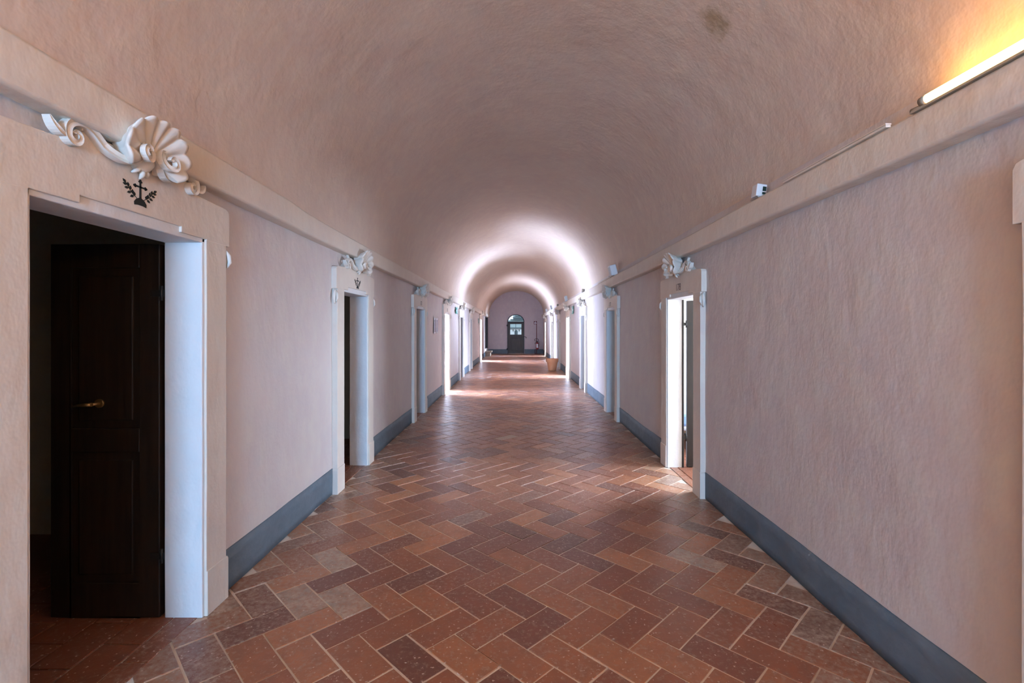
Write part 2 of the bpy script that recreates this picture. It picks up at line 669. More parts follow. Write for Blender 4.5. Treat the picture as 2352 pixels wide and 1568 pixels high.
# painted grey-blue dado band
def build_base(side, name):
    s = sx(side)
    x0 = X0(side)
    edges = sorted([(a - 0.215, b + 0.215) for (sd, a, b, t, k) in DOORS if sd == side])
    segs = []
    cur = Y0
    for a, b in edges:
        if a > cur:
            segs.append((cur, a))
        cur = b
    segs.append((cur, Y1))
    m = MB()
    for a, b in segs:
        n = max(2, int((b - a) / 0.12))
        for i in range(n):
            ya, yb = a + (b - a) * i / n, a + (b - a) * (i + 1) / n

            def pt(y, z, off=0.0):
                d = 0.010 * fbm(y * 0.8, z * 0.8, 4 if s > 0 else 9) + 0.004 * fbm(y * 2.7, z * 2.7, 2)
                return (s * (x0 + d - 0.007 + off), y, z)

            def top(y):
                return 0.252 + 0.004 * noise.noise(Vector((y * 2.5, 5, s))) + 0.002 * noise.noise(Vector((y * 14, 5, s)))

            def low(y):
                return 0.004 + max(0, 0.010 * noise.noise(Vector((y * 5, 1, s))))
            zs = [0.0, 0.06, 0.12, 0.18, 1]
            for k in range(4):
                za0 = low(ya) if k == 0 else zs[k]
                zb0 = low(yb) if k == 0 else zs[k]
                za1 = top(ya) if k == 3 else zs[k + 1]
                zb1 = top(yb) if k == 3 else zs[k + 1]
                m.quad([pt(ya, za0), pt(yb, zb0), pt(yb, zb1), pt(ya, za1)], sm=True)
            m.quad([pt(ya, top(ya)), pt(yb, top(yb)), pt(yb, top(yb), 0.02), pt(ya, top(ya), 0.02)])
            m.quad([pt(ya, low(ya)), pt(yb, low(yb)), pt(yb, low(yb), 0.02), pt(ya, low(ya), 0.02)])
    tag(m.build(name, 'base_paint'), kind='structure')


build_base('L', 'baseboard_left')
build_base('R', 'baseboard_right')


# ------------------------------------------------------------------ cornices
def zlow(side, y):
    if side == 'R':
        return EYE + 0.745
    pts = [(-9, 0.815), (1.5, 0.80), (4.2, 0.757), (11.8, 0.735), (32, 0.735)]
    for (ya, a), (yb, b) in zip(pts, pts[1:]):
        if y <= yb:
            return EYE + a + (b - a) * (y - ya) / (yb - ya)
    return EYE + 0.735


def build_cornice(side, name):
    s = sx(side)
    x0 = X0(side)
    m = MB()
    N = 150
    prof_prev = None
    for i in range(N + 1):
        y = Y0 + (Y1 - Y0) * (i / N)
        zl = zlow(side, y) + 0.006 * noise.noise(Vector((y * 0.7, 3, s)))
        zt = zl + 0.172 + (0.012 if (side == 'L' and y < 3.85) else 0) + 0.005 * noise.noise(Vector((y * 0.9, 8, s)))
        xf = x0 - 0.10 + 0.005 * noise.noise(Vector((y * 0.8, 1, s))) - (0.008 if (side == 'L' and y < 3.85) else 0)
        prof = [(x0 + 0.06, zl + 0.012), (xf + 0.02, zl + 0.002), (xf + 0.004, zl + 0.006), (xf, zl + 0.018), (xf, zl + 0.09), (xf + 0.001, zt - 0.016),
                (xf + 0.006, zt - 0.003), (xf + 0.02, zt), (x0 + 0.06, zt)]
        prof = [(s * X, y, Z) for X, Z in prof]
        if prof_prev:
            for a in range(len(prof) - 1):
                m.quad([prof_prev[a], prof[a], prof[a + 1], prof_prev[a + 1]], sm=True)
        else:
            m.quad(prof)
        prof_prev = prof
    m.quad(prof_prev)
    tag(m.build(name, 'trim_plaster'), kind='structure')


build_cornice('L', 'trim_1')
build_cornice('R', 'trim_2')


# ------------------------------------------------------------------ barrel vault
def vault_pt(th, y, off=0.0):
    # th 0 = right springing, PI = left springing
    xr, xl = XR + 0.02, -(XL - 0.075)
    cx, a = (xr + xl) / 2, (xr - xl) / 2
    zs, b = 2.50, 1.55
    a += off
    b += off
    d = (0.016 * fbm(th * 1.6, y * 0.8, 1.7) + 0.0035 * fbm(th * 6, y * 3.2, 6.1)) if off == 0 else 0
    return (cx + (a + d) * math.cos(th), y, zs + (b + d) * math.sin(th))


m = MB()
NT = 72
ys = []
y = Y0
while y < Y1 + 0.3:
    ys.append(y)
    y += 0.07 if 0.4 < y < 4.2 else (0.2 if y < 12 else 0.5)
ys.append(Y1 + 0.3)
grid = [[vault_pt(PI * k / NT, y) for k in range(NT + 1)] for y in ys]
n0 = len(m.v)
for row in grid:
    m.v += row
for i in range(len(ys) - 1):
    for k in range(NT):
        a = n0 + i * (NT + 1) + k
        m.f.append((a, a + 1, a + NT + 2, a + NT + 1))
        m.mi.append(0)
        m.sm.append(True)
# outer shell
NO = 24
for i in range(len(ys) - 1):
    pass
for k in range(NO):
    p = [vault_pt(PI * k / NO, Y0, 0.35), vault_pt(PI * (k + 1) / NO, Y0, 0.35), vault_pt(PI * (k + 1) / NO, Y1 + 0.3, 0.35), vault_pt(PI * k / NO, Y1 + 0.3, 0.35)]
    m.quad(p)
tag(m.build('ceiling', 'vault_plaster', fix=False), kind='structure')


# ------------------------------------------------------------------ end walls
def end_wall(name, y, th, hole, mat):
    """hole: (x0, x1, z0, zspring, arch rise)"""
    hx0, hx1, hz0, hz1, rise = hole
    m = MB()
    cx, r = (hx0 + hx1) / 2, (hx1 - hx0) / 2
    outer = 2.15
    # profile as columns
    N = 24
    xs = [-outer, hx0] + [cx - r * math.cos(PI * k / N) for k in range(1, N)] + [hx1, outer]
    TOP = 4.35
    for xa, xb in zip(xs, xs[1:]):
        if xb <= hx0 + 1e-6 or xa >= hx1 - 1e-6:
            lo_a = lo_b = 0.0
            m.prism([(xa, 0), (xb, 0), (xb, TOP), (xa, TOP)], lambda u, v, d: (u, d, v), y, y + th)
        else:
            def ztop(x):
                q = max(0, 1 - ((x - cx) / r) ** 2)
                return hz1 + rise * math.sqrt(q)
            m.prism([(xa, ztop(xa)), (xb, ztop(xb)), (xb, TOP), (xa, TOP)], lambda u, v, d: (u, d, v), y, y + th)
            if hz0 > 0:
                m.prism([(xa, 0), (xb, 0), (xb, hz0), (xa, hz0)], lambda u, v, d: (u, d, v), y, y + th)
    o = m.build(name, mat)
    tag(o, kind='structure')


end_wall('wall_end', Y1, 0.35, (-0.50, 0.54, 0, 2.06, 0.44), 'end_plaster')
end_wall('wall_back', Y0 - 0.3, 0.3, (-0.95, 0.95, 0.6, 2.6, 0.6), 'wall_plaster')

# dado band on the end wall
m = MB()
for xa, xb in ((-XL, -0.545), (0.585, XR)):
    m.box((xa, Y1 - 0.006, 0.003), (xb, Y1 + 0.02, 0.29))
tag(m.build('baseboard_end', 'base_paint'), kind='structure')

# window in the wall behind the camera
wr = empty('window_1', (0, Y0, 0.6))
tag(wr, kind='structure')
m = MB()
for xa in (-0.9, -0.03, 0.84):
    m.box((xa, -0.2, 0), (xa + 0.06, -0.14, 2.0))
for za in (0.0, 1.0, 1.95):
    m.box((-0.9, -0.2, za), (0.9, -0.14, za + 0.05))
m.build('window_frame', 'brown_wood', wr)


# ------------------------------------------------------------------ cells behind the doors
def cell(side, ya, yb, idx, mat='cell_plaster'):
    s = sx(side)
    xin = X0(side) + TH(side)
    xo = 4.9
    m = MB()
    t = 0.06
    m.box((s * xin, ya, -0.01), (s * xo, ya + t, 2.9))
    m.box((s * xin, yb - t, -0.01), (s * xo, yb, 2.9))
    m.box((s * (xo - t), ya, -0.01), (s * xo, yb, 2.9))
    m.box((s * xin, ya, 2.8), (s * xo, yb, 2.9))
    tag(m.build('wall_cell_%d' % idx, mat), kind='structure')


for i, (sd, a, b) in enumerate([('L', 0.0, 3.85), ('L', 3.9, 7.15), ('L', 7.2, 10.2), ('L', 14.4, 17.2), ('L', 17.25, 21.2), ('L', 27.2, 31.1),
                                ('R', -1.5, 3.15), ('R', 3.2, 7.1), ('R', 7.15, 10.85), ('R', 10.9, 14.1), ('R', 18.1, 21.3), ('R', 21.35, 25.0), ('R', 26.4, 31.1)]):
    cell(sd, a, b, i + 1)

# courtyard paving outside the open doors
for i, (s, a, b) in enumerate([(-1, 10.25, 14.35), (1, 14.15, 18.05), (-1, 21.25, 27.15)]):
    m = MB()
    m.box((s * 1.96, a, -0.06), (s * 6.5, b, 0.004))
    tag(m.build('ground_courtyard_%d' % (i + 1), 'court_paving'), kind='structure')


# ------------------------------------------------------------------ door surrounds and leaves
def emblem(mb, cv, c, z0, h, d):
    """cross on a mound between olive branches; c centre along the wall, z0 foot, h height"""
    k = h / 1.0

    def P(poly):
        mb.prism([(c + u * k * 1.25, z0 + v * k) for u, v in poly], cv, d, d + 0.0012)

    P([(-0.24, 0.0), (-0.10, 0.03), (0.10, 0.03), (0.24, 0.0), (0.25, 0.12), (0.17, 0.24), (0.06, 0.31), (-0.06, 0.31), (-0.17, 0.24), (-0.25, 0.12)])
    P([(-0.045, 0.30), (0.045, 0.30), (0.035, 0.95), (-0.035, 0.95)])
    P([(-0.22, 0.705), (0.22, 0.705), (0.22, 0.775), (-0.22, 0.775)])

    def disc(u, v, r):
        P([(u + r * math.cos(2 * PI * i / 8), v + r * math.sin(2 * PI * i / 8)) for i in range(8)])
    disc(0, 0.99, 0.05)
    disc(-0.05, 0.94, 0.035)
    disc(0.05, 0.94, 0.035)
    for s in (-1, 1):
        disc(0.235 * s, 0.74, 0.05)
        disc(0.20 * s, 0.70, 0.035)
        disc(0.20 * s, 0.78, 0.035)

    def leaf(u, v, ang, L=0.17, W=0.055):
        ca, sa = math.cos(ang), math.sin(ang)
        pts = [(0, 0), (0.35 * L, W * 0.9), (0.65 * L, W * 0.8), (L, 0), (0.65 * L, -W * 0.8), (0.35 * L, -W * 0.9)]
        P([(u + a * ca - b * sa, v + a * sa + b * ca) for a, b in pts])
    for s in (-1, 1):
        st = [(0.13, 0.27), (0.26, 0.36), (0.38, 0.47), (0.47, 0.60), (0.55, 0.72)]
        for (a, b) in zip(st, st[1:]):
            dx, dy = b[0] - a[0], b[1] - a[1]
            L = math.hypot(dx, dy)
            nx, ny = -dy / L * 0.011, dx / L * 0.011
            q = [(s * (a[0] + nx), a[1] + ny), (s * (b[0] + nx), b[1] + ny), (s * (b[0] - nx), b[1] - ny), (s * (a[0] - nx), a[1] - ny)]
            P(q)
        for (u, v, ang) in [(0.22, 0.33, 75), (0.30, 0.39, 85), (0.40, 0.50, 95), (0.46, 0.60, 80), (0.55, 0.72, 40), (0.26, 0.34, -35), (0.36, 0.44, -25), (0.45, 0.56, -10), (0.51, 0.66, 5)]:
            an = math.radians(ang)
            leaf(s * u, v, an if s > 0 else PI - an)


def text_mesh(name, body, size, mat, parent, mtx):
    cu = bpy.data.curves.new(name, 'FONT')
    cu.body = body
    cu.size = size
    cu.align_x = 'CENTER'
    cu.extrude = 0.0006
    to = bpy.data.objects.new(name, cu)
    COL.objects.link(to)
    dg = bpy.context.evaluated_depsgraph_get()
    dg.update()
    me = bpy.data.meshes.new_from_object(to.evaluated_get(dg))
    bpy.data.objects.remove(to)
    me.materials.clear()
    me.materials.append(MATS[mat])
    o = bpy.data.objects.new(name, me)
    COL.objects.link(o)
    me.transform(mtx)
    o.parent = parent
    return o


def leaf_scroll(mb, cv, u, z, dirn, k=1.0):
    """small scroll drop carved under the ear of a surround"""
    n = 9
    pts, rad = [], []
    for i in range(n):
        t = i / (n - 1)
        pts.append((u + dirn * (0.012 + 0.018 * math.sin(t * 2.6)) * k, z - 0.135 * t * k))
        rad.append(0.013 * math.sin(PI * min(1, 0.12 + t * 0.86)) * k + 0.004)
    mb.tube([cv(a, b, -0.022) for a, b in pts], rad, 8)
    mb.tube([cv(u + dirn * 0.006, z - 0.01, -0.012), cv(u + dirn * 0.018, z - 0.045, 0.004), cv(u + dirn * 0.024, z - 0.085, 0.006), cv(u + dirn * 0.020, z - 0.12, -0.01)],
            [0.006, 0.013, 0.012, 0.004], 8)


def make_surround(i, spec, num):
    side, a, b, t, kind = spec
    s = sx(side)
    x0, th = X0(side), TH(side)
    xf = x0 - 0.05
    c = (a + b) / 2
    root = empty('door_%d' % num, (s * x0, c, 0))
    root['kind'] = 'structure'
    OX, OY = s * x0, c

    def cv(u, v, d):      # u = world y, v = z, d = distance out of the outer face towards the corridor
        return (s * (xf - d) - OX, u - OY, v)
    wob = lambda z, k: 0.0
    m = MB()
    bot = 0.0
    # outer layer: two jamb strips (slightly bowed like hand-worked plaster) and a head with ears
    for sgn, e in ((-1, a), (1, b)):
        uo, ui = e + sgn * 0.205, e + sgn * 0.02
        NZ = 14
        L = []
        zmax = t + 0.02
        for k in range(NZ + 1):
            z = zmax * k / NZ
            w1 = 0.005 * noise.noise(Vector((z * 2.1, num * 3.3, sgn)))
            w2 = 0.003 * noise.noise(Vector((z * 2.7, num * 5.3, sgn + 4)))
            L.append((uo + w1, ui + w2, z))
        poly = [(q[0], q[2]) for q in L] + [(q[1], q[2]) for q in reversed(L)]
        m.prism(poly, cv, -0.06, 0.0)
        # plinth
        m.prism([(uo + sgn * 0.012, 0), (uo + sgn * 0.012, 0.235), (uo + sgn * 0.004, 0.25), (ui, 0.25), (ui, 0)], cv, -0.06, 0.006)
    e0, e1 = a - 0.235, b + 0.235
    zt = t + 0.022
    top = t + 0.235
    hump = min(t + 0.31, zlow(side, c) + 0.0)
    head = [(e0, t + 0.015), (a - 0.02, t + 0.015), (a - 0.02, zt), (c - 0.29, zt), (c - 0.29, t + 0.052), (c + 0.29, t + 0.052), (c + 0.29, zt), (b + 0.02, zt), (b + 0.02, t + 0.015),
            (e1, t + 0.015), (e1 + 0.0, top - 0.03), (e1 - 0.012, top - 0.008), (e1 - 0.04, top), (c + 0.40, top + 0.012), (c + 0.30, hump), (c - 0.30, hump), (c - 0.40, top + 0.012),
            (e0 + 0.04, top), (e0 + 0.012, top - 0.008), (e0, top - 0.03)]
    m.prism(head, cv, -0.06, 0.001)
    sur = m.build('surround', 'trim_plaster', root, bevel=0.004)
    # inner order and reveal
    m = MB()
    dd = -0.012
    back = -(0.05 + th)
    for sgn, e in ((-1, a), (1, b)):
        NZ = 12
        L = []
        for k in range(NZ + 1):
            z = (t + 0.07) * k / NZ
            w = 0.004 * noise.noise(Vector((z * 2.5, num * 1.7, sgn * 2)))
            L.append((e + w, z))
        poly = L + [(e + sgn * 0.045, t + 0.07), (e + sgn * 0.045, 0)]
        m.prism(poly, cv, back, dd)
    m.prism([(a - 0.045, t), (b + 0.045, t), (b + 0.045, t + 0.08), (a - 0.045, t + 0.08)], cv, back, dd)
    m.build('reveal', 'limewash', root, bevel=0.006)
    # side scrolls
    for u, dr in ((a - 0.205, -1), (b + 0.205, 1)):
        if num == 8:
            break
        m = MB()
        leaf_scroll(m, cv, u, t + 0.005, dr)
        m.build('side_scroll', 'stucco_white', root)
    return root, cv


def leaf_door(root, cv_root, spec, w=0.72, bead=False, gap=0.05, mat='dark_wood'):
    """open leaf, turned square to the wall, hinged on the far jamb inside the cell"""
    side, a, b, t, kind = spec
    s = sx(side)
    x0, th = X0(side), TH(side)
    OX, OY = s * x0, (a + b) / 2
    xa = x0 + th + gap
    yb = b - 0.01

    def bx(m, xu, xv, y0, y1, z0, z1):
        m.box((s * xu - OX, y0 - OY, z0), (s * xv - OX, y1 - OY, z1))
    m = MB()
    W = w
    H = t - 0.01
    for (u0, u1, z0, z1) in ((0, 0.11, 0.012, H), (W - 0.11, W, 0.012, H), (0.11, W - 0.11, 0.012, 0.20), (0.11, W - 0.11, 0.92, 1.05), (0.11, W - 0.11, H - 0.13, H)):
        bx(m, xa + u0, xa + u1, yb, yb + 0.045, z0, z1)
    lf = m.build('door_leaf', mat, root, bevel=0.004)
    m = MB()
    for z0, z1 in ((0.20, 0.92), (1.05, H - 0.13)):
        bx(m, xa + 0.105, xa + W - 0.105, yb + 0.012, yb + 0.034, z0 - 0.005, z1 + 0.005)
        bx(m, xa + 0.15, xa + W - 0.15, yb + 0.004, yb + 0.036, z0 + 0.045, z1 - 0.045)
    m.build('door_panel', mat, lf, bevel=0.006)
    m = MB()
    hx = xa + W * 0.55 if bead else xa + W - 0.06
    hx = s * hx - OX
    m.tube([(hx, yb - OY + 0.03, 1.19), (hx, yb - OY - 0.05, 1.19)], 0.009, 10)
    m.tube([(hx, yb - OY - 0.05, 1.19), (hx + s * 0.06, yb - OY - 0.052, 1.187), (hx + s * 0.10, yb - OY - 0.045, 1.183)], [0.011, 0.009, 0.007], 10)
    m.tube([(hx, yb - OY + 0.01, 1.19), (hx, yb - OY - 0.006, 1.19)], 0.024, 14)
    m.build('door_handle', 'brass' if bead else 'iron', lf)
    m = MB()
    for z in (0.35, t - 0.28):
        m.tube([(s * (xa - 0.012) - OX, yb - OY, z - 0.04), (s * (xa - 0.012) - OX, yb - OY, z + 0.04)], 0.008, 8)
        bx(m, x0 + th - 0.004, xa + 0.05, yb - 0.003, yb + 0.003, z - 0.018, z + 0.018)
    m.build('hinge', 'iron', lf)
    # timber post carrying the leaf
    if gap > 0.08:
        pass
    return lf


door_info = [
    ('large open doorway with white plaster surround nearest on the left, dark cell inside', 'doorway'),
    ('second doorway on the left, small cross painted over it and black gap inside', 'doorway'),
    ('third doorway on the left, just before the paper notices', 'doorway'),
    ('doorway on the left filled with white daylight between notices and green exit sign', 'doorway'),
    ('narrow doorway on the left showing a brown strip, beyond the left exit sign', 'doorway'),
    ('pale doorway on the left just before the furthest bright opening', 'doorway'),
    ('furthest bright daylight doorway on the left near the stone step', 'doorway'),
    ('doorway surround cut off by the right edge of the photo', 'doorway'),
    ('first full doorway on the right with dark leaf ajar and bright room', 'doorway'),
    ('second full doorway on the right, pale blue reveal and dark interior', 'doorway'),
    ('third doorway on the right with dark opening, just before the right exit sign', 'doorway'),
    ('bright daylight doorway on the right, beside the terracotta pot', 'doorway'),
    ('doorway on the right directly behind the terracotta pot', 'doorway'),
    ('thin dark doorway on the right, beyond the pot', 'doorway'),
    ('last doorway on the right, in the corner by the fire extinguisher', 'doorway'),
]
for i, spec in enumerate(DOORS):
    root, cv = make_surround(i, spec, i + 1)
    tag(root, door_info[i][0], door_info[i][1])
    side, a, b, t, kind = spec
    s = sx(side)
    c = (a + b) / 2
    if kind == 'leaf':
        if i == 0:
            leaf_door(root, cv, spec, 0.60, True, 0.02)
        elif i == 8:
            leaf_door(root, cv, spec, 0.70, False, 0.055)
        else:
            leaf_door(root, cv, spec, 0.68, False, 0.02, 'brown_wood' if i == 4 else 'dark_wood')
    if kind == 'shut':
        # closed boarded leaf standing just behind the surround
        m = MB()
        OX2, OY2 = s * X0(side), c
        nb = 5
        for k in range(nb):
            ya, yb2 = a + 0.006 + (b - a - 0.012) * k / nb, a + 0.002 + (b - a - 0.012) * (k + 1) / nb
            m.box((s * (X0(side) + 0.0) - OX2, ya - OY2, 0.012), (s * (X0(side) + 0.04) - OX2, yb2 - OY2, t - 0.01))
        lf = m.build('door_leaf', 'brown_wood', root, bevel=0.003)
        m = MB()
        for z in (0.3, 1.0, t - 0.35):
            m.box((s * (X0(side) + 0.03) - OX2, a + 0.02 - OY2, z), (s * (X0(side) + 0.06) - OX2, b - 0.02 - OY2, z + 0.11))
        m.build('ledge', 'brown_wood', lf)
        m = MB()
        hx = s * (X0(side) - 0.03) - OX2
        m.tube([(s * 0.01, a + 0.09 - OY2, 1.05), (hx, a + 0.09 - OY2, 1.05), (hx, a + 0.2 - OY2, 1.05)], 0.009, 8)
        m.build('door_handle', 'iron', lf)
    if i in (0, 1):
        m = MB()
        # draw in local frame of the root
        OY = c
        emblem(m, (lambda u, v, d, cv=cv: cv(u, v, d)), c + (0.015 if i == 0 else 0), t + (0.085 if i == 0 else 0.06), 0.118, 0.0012)
        m.build('painted_cross', 'painted_black', root)
    else:
        num = {2: '173', 3: '172', 9: '177', 8: '178', 10: '176'}.get(i)
        if num:
            xf = X0(side) - 0.05
            # text plane: x -> along the wall, y -> up, facing the corridor
            if side == 'R':
                R = Matrix(((0, 0, -1, 0), (-1, 0, 0, 0), (0, 1, 0, 0), (0, 0, 0, 1)))
            else:
                R = Matrix(((0, 0, 1, 0), (1, 0, 0, 0), (0, 1, 0, 0), (0, 0, 0, 1)))
            T = Matrix.Translation((s * (xf - 0.0018) - s * X0(side), 0, t + 0.075))
            text_mesh('painted_number', num, 0.105, 'painted_grey', root, T @ R)

# timber post seen in the gap of the first right-hand doorway
r9 = bpy.data.objects['door_9']
m = MB()
sp9 = DOORS[8]
m.box((XR + TH_R + 0.0 - XR, sp9[2] - 0.012 - (sp9[1] + sp9[2]) / 2, 0.0), (XR + TH_R + 0.018 - XR, sp9[2] + 0.05 - (sp9[1] + sp9[2]) / 2, sp9[3]))
m.build('door_post', 'dark_wood', r9, bevel=0.002)


# ------------------------------------------------------------------ shell crests
def sweep(mb, pts, wid, thk, w0, base=None):
    """ribbon scroll: pts (u, v); thk in-plane thickness list; out-of-plane from w0 to w0+wid (list)"""
    N = len(pts)
    rings = []
    for i in range(N):
        p = Vector(pts[i])
        t = (Vector(pts[min(i + 1, N - 1)]) - Vector(pts[max(i - 1, 0)])).normalized()
        nrm = Vector((-t.y, t.x))
        h = thk[i] / 2
        A, B = p + nrm * h, p - nrm * h
        w = wid[i]
        z0 = w0 + (base[i] if base else 0.0)
        n = len(mb.v)
        mid = (A + B) / 2
        mb.v += [(A.x, A.y, z0), (A.x, A.y, z0 + w), (mid.x, mid.y, z0 + w - 0.006), (B.x, B.y, z0 + w), (B.x, B.y, z0)]
        rings.append(n)
    for a, c in zip(rings, rings[1:]):
        for k in range(5):
            k2 = (k + 1) % 5
            mb.f.append((a + k, a + k2, c + k2, c + k))
            mb.mi.append(0)
            mb.sm.append(False)
    mb.f.append(tuple(rings[0] + k for k in range(5)))
    mb.f.append(tuple(rings[-1] + k for k in reversed(range(5))))
    mb.mi += [0, 0]
    mb.sm += [False, False]


def bez(P, n=12):
    out = []
    for seg in range(0, len(P) - 3, 3):
        p0, p1, p2, p3 = [Vector(q) for q in P[seg:seg + 4]]
        for i in range(n):
            t = i / n
            out.append((1 - t) ** 3 * p0 + 3 * (1 - t) ** 2 * t * p1 + 3 * (1 - t) * t * t * p2 + t ** 3 * p3)
    out.append(Vector(P[-1]))
    return out


def spiral(c, r0, r1, a0, a1, n=22):
    return [Vector((c[0] + (r0 + (r1 - r0) * i / n) * math.cos(a0 + (a1 - a0) * i / n), c[1] + (r0 + (r1 - r0) * i / n) * math.sin(a0 + (a1 - a0) * i / n))) for i in range(n + 1)]


CREST = {}


def crest_meshes():
    # shell
    NTH, NR = 108, 12
    NL = 9
    A = math.radians(118)
    m = MB()
    rows = []
    hinge = (0.0, 0.075)

    def rim(th):
        ph = (th + A) / (2 * A) * NL * PI
        lobe = abs(math.sin(ph))
        base = 0.158 + 0.036 * abs(math.sin(th * 0.8))
        base *= 1.0 if abs(th) < math.radians(85) else 1.0 - 0.16 * (abs(th) - math.radians(85)) / math.radians(33)
        return base * (0.94 + 0.07 * lobe), lobe

    for i in range(NTH + 1):
        th = -A + 2 * A * i / NTH
        R, lobe = rim(th)
        row = []
        for j in range(NR + 1):
            q = j / NR
            r = 0.002 + (R - 0.002) * q
            w = 0.062 + 0.050 * q ** 1.3 + (0.022 * q * q * math.cos(th))
            w += 0.019 * (lobe - 0.55) * min(1, q * 1.5)
            row.append((hinge[0] + r * math.sin(th), hinge[1] + r * math.cos(th), w))
        # lip and back cone running into the cornice
        R2 = R * 0.97
        wr = row[-1][2]
        row.append((hinge[0] + (R + 0.004) * math.sin(th), hinge[1] + (R + 0.004) * math.cos(th), wr - 0.008))
        row.append((hinge[0] + R2 * math.sin(th), hinge[1] + R2 * math.cos(th), wr - 0.022))
        row.append((hinge[0] + R * 0.80 * math.sin(th), hinge[1] + R * 0.80 * math.cos(th), 0.05))
        row.append((hinge[0] + R * 0.70 * math.sin(th), hinge[1] + R * 0.70 * math.cos(th), -0.005))
        rows.append(row)
    n = len(m.v)
    K = len(rows[0])
    for row in rows:
        m.v += row
    for i in range(NTH):
        for j in range(K - 1):
            a = n + i * K + j
            m.f.append((a, a + K, a + K + 1, a + 1))
            m.mi.append(0)
            m.sm.append(True)
    for row in (rows[0], rows[-1]):
        m.quad(row)
    CREST['shell'] = m
    # scrolls
    for nm, sg in (('left', -1), ('right', 1)):
        m = MB()
        sp1 = spiral((0.074, 0.078), 0.012, 0.046, math.radians(160), math.radians(160 - 410), 26)
        # end of the inner volute runs under and out
        e = sp1[-1]
        body = bez([e, (0.06, 0.022), (0.105, 0.010), (0.165, 0.028), (0.22, 0.045), (0.235, 0.085), (0.285, 0.098), (0.33, 0.108), (0.375, 0.085), (0.372, 0.045)], 12)
        sp2 = spiral((0.340, 0.040), 0.033, 0.012, 0.15, -PI * 1.75, 22)
        pts = sp1 + body[1:] + sp2[1:]
        pts = [(sg * p[0], p[1]) for p in pts]
        N = len(pts)
        thk = [0.017 + 0.013 * math.sin(PI * i / (N - 1)) - 0.006 * max(0, i - N + 14) / 14 for i in range(N)]
        wid = [0.036 - 0.016 * max(0.0, 1 - i / 34) for i in range(N)]
        base = [0.098 * max(0.0, min(1.0, 1.5 - i / 28)) for i in range(N)]
        sweep(m, pts, wid, thk, -0.002, base)
        # tip leaf beyond the outer volute
        lf = bez([(0.372, 0.028), (0.395, 0.022), (0.425, 0.040), (0.442, 0.078)], 9)
        L = len(lf)
        sweep(m, [(sg * p[0], p[1]) for p in lf], [0.030 + 0.008 * math.sin(PI * i / (L - 1)) for i in range(L)], [0.004 + 0.014 * math.sin(PI * min(1, i / (L - 1))) for i in range(L)], -0.002)
        lf = bez([(0.30, 0.075), (0.305, 0.10), (0.32, 0.125), (0.345, 0.14)], 7)
        L = len(lf)
        sweep(m, [(sg * p[0], p[1]) for p in lf], [0.022] * L, [0.004 + 0.012 * math.sin(PI * i / (L - 1)) for i in range(L)], -0.002)
        CREST['scroll_' + nm] = m
    # drop of leaves under the shell
    m = MB()

    def drop(u0, v0, u1, v1, r):
        pts = []
        rr = []
        for i in range(9):
            t = i / 8
            pts.append((u0 + (u1 - u0) * t, v0 + (v1 - v0) * t, 0.008 + 0.016 * math.sin(PI * t)))
            rr.append(0.003 + r * math.sin(PI * t) ** 0.8)
        m.tube(pts, rr, 10)
    m.tube([(0, 0.055, 0.0), (0, 0.055, 0.035), (0, 0.058, 0.058), (0, 0.06, 0.068)], [0.05, 0.045, 0.030, 0.006], 14)
    drop(0, 0.07, 0, 0.015, 0.014)
    drop(-0.004, 0.035, -0.045, -0.004, 0.008)
    drop(0.004, 0.035, 0.045, -0.004, 0.008)
    drop(0, 0.03, 0.0, -0.022, 0.009)
    drop(-0.02, 0.075, -0.055, 0.035, 0.012)
    drop(0.02, 0.075, 0.055, 0.035, 0.012)
    CREST['leaf_drop'] = m


crest_meshes()
CRM = {}


def crest(spec, label, dz=0.0, k=1.0):
    side, a, b, t, kind = spec
    s = sx(side)
    xf = X0(side) - 0.05
    root = empty('shell_crest', (s * xf, (a + b) / 2, t + 0.235 + dz))
    root.scale = (k, k, k)
    tag(root, label, 'plaster ornament', 'shell crests over the doorways')
    for nm in ('shell', 'scroll_left', 'scroll_right', 'leaf_drop'):
        key = (nm, side)
        pn = 'scroll' if nm.startswith('scroll') else nm
        if key not in CRM:
            src = CREST[nm]
            mb = MB()
            mb.v = [(-s * w, u, v) for (u, v, w) in src.v]
            mb.f, mb.mi, mb.sm = list(src.f), list(src.mi), list(src.sm)
            o = mb.build(pn, 'stucco_white', root)
            CRM[key] = o
        else:
            o = CRM[key].copy()
            COL.objects.link(o)
            o.parent = root


CL = {
    0: 'large white plaster shell crest with scrolls over the nearest left doorway',
    1: 'plaster shell crest over the second left doorway, the one with a small cross',
    2: 'plaster shell crest over the third left doorway, before the paper notices',
    3: 'plaster shell crest over the white daylight doorway left, before the green exit sign',
    4: 'faint plaster shell crest on the left just beyond the green exit sign',
    5: 'small pale crest over the left doorway before the furthest bright opening',
    6: 'tiny brightly lit crest over the furthest left daylight doorway, by the dark door',
    7: 'plaster shell crest over the doorway at the extreme right edge',
    8: 'plaster shell crest over the first full right doorway, nearest on the right',
    9: 'plaster shell crest over the second right doorway, below the tilted white floodlight',
    10: 'plaster shell crest over the third right doorway, before the right exit sign',
    11: 'plaster shell crest over the bright right doorway, just past the right exit sign',
    12: 'tiny plaster shell crest over the doorway directly behind the terracotta pot',
    13: 'tiny plaster shell crest over the thin dark doorway beyond the pot',
    14: 'tiny plaster shell crest in the far right corner above the last doorway',
}
for i, lab in CL.items():
    if i == 7:
        continue
    crest(DOORS[i], lab, dz=(0.0 if i else -0.008), k=(1.0))

